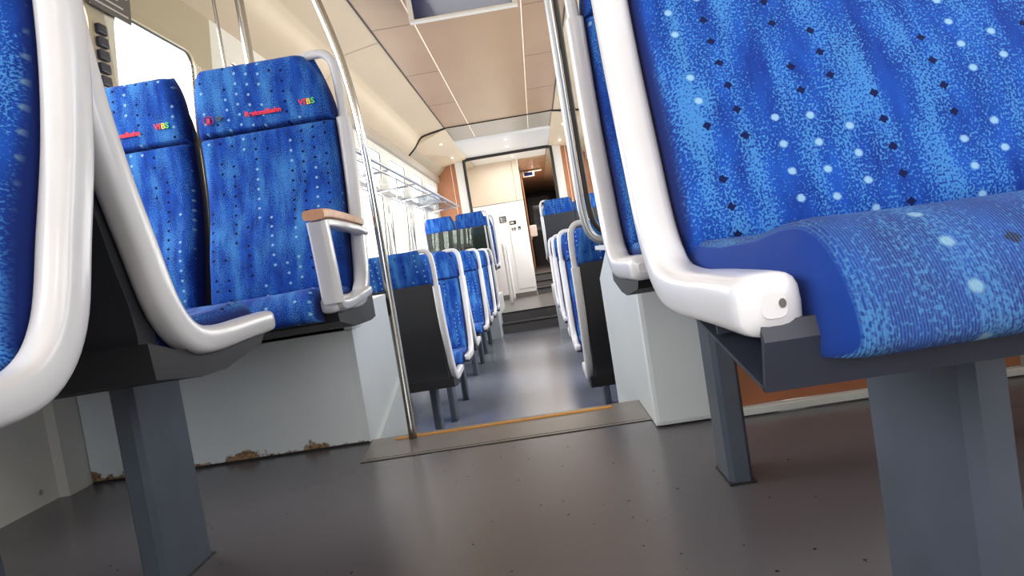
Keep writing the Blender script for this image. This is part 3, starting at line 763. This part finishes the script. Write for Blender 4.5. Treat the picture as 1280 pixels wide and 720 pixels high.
bxr = thing('seat_box', 'pale grey box with rounded corner beside the right aisle step', 'cabinet', (0, 0, 0))
obj('corner_column', box(.232, .42, 1.73, 1.80, 0.003, .47, .012), 'laminate_clean', bxr)
obj('side_panel', prism([(1.745, .003), (2.055, .003), (2.055, -.3), (2.75, -.58), (2.75, .34), (2.3, .47), (1.745, .47)], 'x', .235, .26), 'laminate_clean', bxr)
obj('rail', box(.43, 1.14, 1.715, 1.74, 0.003, .022, .003), 'wall_low', bxr)
obj('orange_panel', box(.42, 1.15, 1.742, 1.76, 0.022, .47), 'orange', bxr)
obj('top_panel', box(.235, 1.14, 1.74, 2.75, .455, .47), 'laminate_clean', bxr)
# second small boxes beside the aisle at right lower
# ------------------------------------------------------------------ poles and glass screens
def pole(label, pts, r=.014, collar=None):
    t = tag(obj('grab_pole', tube(spline(pts, 8), r, 14), 'steel', None, True), label, 'pole')
    if collar:
        bm = bmesh.new(); add_sweep(bm, [(collar[0], collar[1], collar[2]), (collar[0], collar[1], collar[2]+.02)], (r*1.5, r*1.5), seg=18)
        obj('floor_flange', bm, 'galv', t, 'auto')
    return t
pole('curved steel pole rising from the aisle step edge beside the left box, nearest upright',
     [(-.445, 2.0, 0), (-.443, 2.0, .45), (-.442, 1.99, .86), (-.465, 2.0, 1.10), (-.517, 2.0, 1.33), (-.60, 2.0, 1.62), (-.72, 2.0, 1.95), (-.78, 2.0, 2.09)], .0125)
sg = thing('glass_screen', 'clear glass windscreen with thin steel edge behind the lettered seat, window side', 'screen', (0, 0, 0))
obj('glass_pane', prism([(-1.35, .46), (-1.345, 1.75), (-1.32, 1.83), (-1.235, 1.915), (-1.165, 2.0), (-1.1, 2.04), (-.97, 2.07), (-.97, .46)], 'y', 2.378, 2.382), 'glass', sg)
obj('clamp', box(-1.30, -1.24, 2.37, 2.39, .43, .48, .003), 'galv', sg)
ps = thing('glass_screen', 'green tinted glass panel in front of the raised blue headrests on the left', 'screen', (0, 0, 0))
obj('glass_pane', box(-1.36, -.62, 9.075, 9.081, POD, .90), 'glass_green', ps)
obj('edge_post', box(-.62, -.60, 9.07, 9.086, POD, .90), 'galv', ps)
pole('straight thick steel pole rising behind the lettered headrests, left wall side', [(-.87, 2.38, .42), (-.87, 2.38, 1.0), (-.87, 2.38, 1.6), (-.87, 2.38, 2.09)], .015)
pole('thin bright steel rod rising behind the lettered headrests, left of the thick pole', [(-.958, 2.38, .42), (-.958, 2.38, 1.0), (-.958, 2.38, 1.6), (-.958, 2.38, 2.05)], .006)
# right windscreen with steel tube frame
rs = thing('glass_screen', 'steel framed glass windscreen behind the second right seat, rounded lower corner', 'screen', (0, 0, 0))
loop = [(.30, 2.03, .485), (.22, 2.03, .49), (.175, 2.03, .505), (.155, 2.03, .56), (.15, 2.03, .70), (.148, 2.03, 1.1), (.146, 2.03, 1.5), (.15, 2.03, 1.66), (.19, 2.03, 1.72), (.30, 2.03, 1.73), (.8, 2.03, 1.73), (1.03, 2.03, 1.73), (1.07, 2.03, 1.4), (1.10, 2.03, .6), (1.08, 2.03, .48)]
obj('tube_frame', tube(spline(loop, 8), .012, 12, closed=True, side=(0, 1, 0)), 'galv', rs, True)
obj('inner_seal', tube([Vector((.62+(p.x-.62)*.955, p.y, 1.1+(p.z-1.1)*.965)) for p in spline(loop, 8)], .008, 8, closed=True, side=(0, 1, 0)), 'gasket', rs, True)
obj('glass_pane', box(.17, 1.06, 2.028, 2.032, .5, 1.71), 'glass', rs)

# handrail loops on the far plateau
for x, y in ((-.52, 11.3), (-.50, 12.1)):
    bm = tube(spline([(x, y, -.35), (x, y, .2), (x, y, .55), (x, y+.05, .66), (x, y+.2, .68), (x, y+.32, .64), (x, y+.35, .5), (x, y+.35, -.35)], 6), .02, 10)
    tag(obj('handrail', bm, 'cab_white', None, True), 'white looped floor handrail on the rear plateau, %s' % ('nearer to the portal' if y < 12 else 'nearer to the white cabinet'), 'handrail')

# ------------------------------------------------------------------ luggage rack
rk = thing('luggage_rack', 'long glass luggage rack on steel tubes above the left lower windows', 'rack', (0, 0, 0))
zr = 1.29
obj('front_rail', tube([(-1.03, 3.4, zr), (-1.03, 10.2, zr)], .014, 10), 'galv', rk, True)
obj('front_rail', tube([(-1.06, 3.4, zr-.035), (-1.06, 10.2, zr-.035)], .008, 8), 'steel', rk, True)
obj('wall_rail', box(-1.43, -1.40, 3.4, 10.2, zr-.025, zr+.02, .004), 'galv', rk)
for k in range(6):
    y = 4.2+1.18*k
    obj('bracket', tube([(-1.42, y, zr-.03), (-1.04, y, zr-.012)], .010, 8), 'galv', rk, True)
obj('stay', tube([(-1.42, 4.0, 1.30), (-1.04, 4.9, zr)], .007, 8), 'galv', rk, True)
obj('stay', tube([(-1.42, 7.5, 1.05), (-1.10, 6.0, zr)], .006, 8), 'galv', rk, True)
for k in range(5):
    y = 4.24+1.18*k
    obj('glass_shelf', box(-1.41, -1.05, y+.02, y+1.12, zr-.004, zr+.004), 'glass_blue' if k > 2 else 'glass', rk)
for k in range(4):
    y = 8.9+.38*k
    obj('end_tab', box(-1.36, -1.26, y, y+.02, 1.36, 1.50, .004), 'cab_white', rk)

# curtain cords and blinds rails between lower windows
for k in range(6):
    y = 4.40+1.28*k+.09
    t = thing('window_post', 'vertical white post with dark seal lines between lower left windows, %s from the camera' % ['first', 'second', 'third', 'fourth', 'fifth', 'sixth'][k], 'post', (0, 0, 0))
    obj('cover', box(-1.468, -1.456, y-.02, y+.18, .1, 1.27, .003), 'cab_white', t)
    for yy in (y-.02, y+.16):
        obj('seal_line', box(-1.456, -1.453, yy, yy+.012, .1, 1.27), 'gasket', t)
    obj('hanger_hook', box(-1.456, -1.435, y+.06, y+.12, 1.10, 1.20, .006), 'galv', t)

# ------------------------------------------------------------------ near window details
sgn = thing('notice_sign', 'dark grey notice with small pale text at the top corner of near left window', 'sign', (-1.374, 2.455, 1.572))
sgn.rotation_euler = (0, math.radians(6), 0)
obj('board', box(0, .006, -.10, .14, -.005, .16, .001), 'sign_grey', sgn)
bm = bmesh.new()
for k in range(6): add_box(bm, .006, .0068, -.085, .12-.03*(k % 3), .012+.022*k, .018+.022*k)
obj('text_lines', bm, 'sign_line', sgn)
bm = box(-1.30, -1.294, 2.72, 2.86, 1.865, 1.93, .002)
s2 = tag(obj('label_plate', bm, 'sign_line'), 'tiny black rimmed label plate on the cream cove above the near window', 'sign'); s2.location = (.0, 0, 0)
bm = bmesh.new(); add_box(bm, -1.294, -1.293, 2.735, 2.845, 1.875, 1.92); obj('plate_print', bm, 'black', s2)
wl = thing('window_latch', 'dark ribbed sliding window latch rail beside the near left window', 'latch', (0, 0, 0))
bm = bmesh.new()
for k in range(14): add_box(bm, wx(.9+.045*k, -1)+.0, wx(.9+.045*k, -1)+.02, 2.405, 2.455, .90+.045*k, .935+.045*k, .004)
obj('ribbed_rail', bm, 'beam', wl)
obj('grip', box(-1.44, -1.40, 2.39, 2.45, 1.17, 1.30, .008), 'galv', wl)

# ------------------------------------------------------------------ outside: ground and a pale tree behind the windows
struct('ground', box(-60, 60, -40, 60, -1.9, -1.85), 'gravel')
tr = thing('tree', 'pale green tree outside beyond the lower left windows', 'tree', (-7.5, 18, -1.85))
obj('trunk', tube([(0, 0, 0), (.05, .05, 1.2), (0, .1, 2.4)], .14, 10), 'bark', tr, True)
bm = bmesh.new()
for k in range(420):
    a = random.random()*2*PI; h = random.uniform(-1, 1); rr = random.uniform(.5, 1)
    c = Vector((math.cos(a)*1.4*rr*math.sqrt(1-h*h*.9), math.sin(a)*1.4*rr*math.sqrt(1-h*h*.9), 3.2+h*1.5)); q = Vector((random.random()-.5, random.random()-.5, random.random()-.5)).normalized(); e = q.orthogonal().normalized()*.22; g = q.cross(e)
    add_quad(bm, c-e, c+g*.6, c+e, c-g*.6)
obj('foliage', bm, 'leaf', tr)

# ------------------------------------------------------------------ light
w = bpy.data.worlds.new('world'); sc.world = w; w.use_nodes = True
w.node_tree.nodes['Background'].inputs[0].default_value = (1.0, .99, .97, 1); w.node_tree.nodes['Background'].inputs[1].default_value = 3.0
def area(name, loc, rot, sx, sy, power, col=(1, 1, 1)):
    l = bpy.data.lights.new(name, 'AREA'); l.shape = 'RECTANGLE'; l.size = sx; l.size_y = sy; l.energy = power; l.color = col
    o = bpy.data.objects.new(name, l); COL.objects.link(o); o.location = loc; o.rotation_euler = rot; return o
for i, (y, L, P) in enumerate(((-1.5, 1.3, 23), (0.0, 1.7, 17), (2.0, 2.0, 22))):
    area('daylight_left', (-1.75, y, 1.35), (0, math.radians(-75), 0), .9, L, P*L)
    area('daylight_right', (1.45, y, 1.35), (0, math.radians(75), 0), .9, L, P*L*.4)
area('rear_fill_light', (-.2, -2.3, 1.0), (math.radians(90), 0, 0), 1.6, 1.2, 46)  # added fill from behind the camera to lift the box front, no window there
area('overhead_fill_rear', (-.2, -1.2, 2.07), (math.radians(20), 0, 0), .3, 1.6, 22, (1, .95, .88))  # added overhead fill behind the camera, not a fitting of the coach
for y in (4.6, 7.2, 9.8):
    area('daylight_left', (-1.75, y, .9), (0, math.radians(-80), 0), 1.4, 2.4, 80)
    area('daylight_right', (1.45, y, .9), (0, math.radians(80), 0), 1.4, 2.4, 80)
area('vestibule_light', (-.3, 11.8, 2.1), (0, 0, 0), .8, .8, 18)
area('corridor_light', (.4, 14.5, 2.08), (0, 0, 0), .6, 3.0, 60, (1, .9, .8))
area('vestibule_door_light', (.7, 12.0, 1.0), (0, math.radians(90), 0), 1.2, .8, 25)
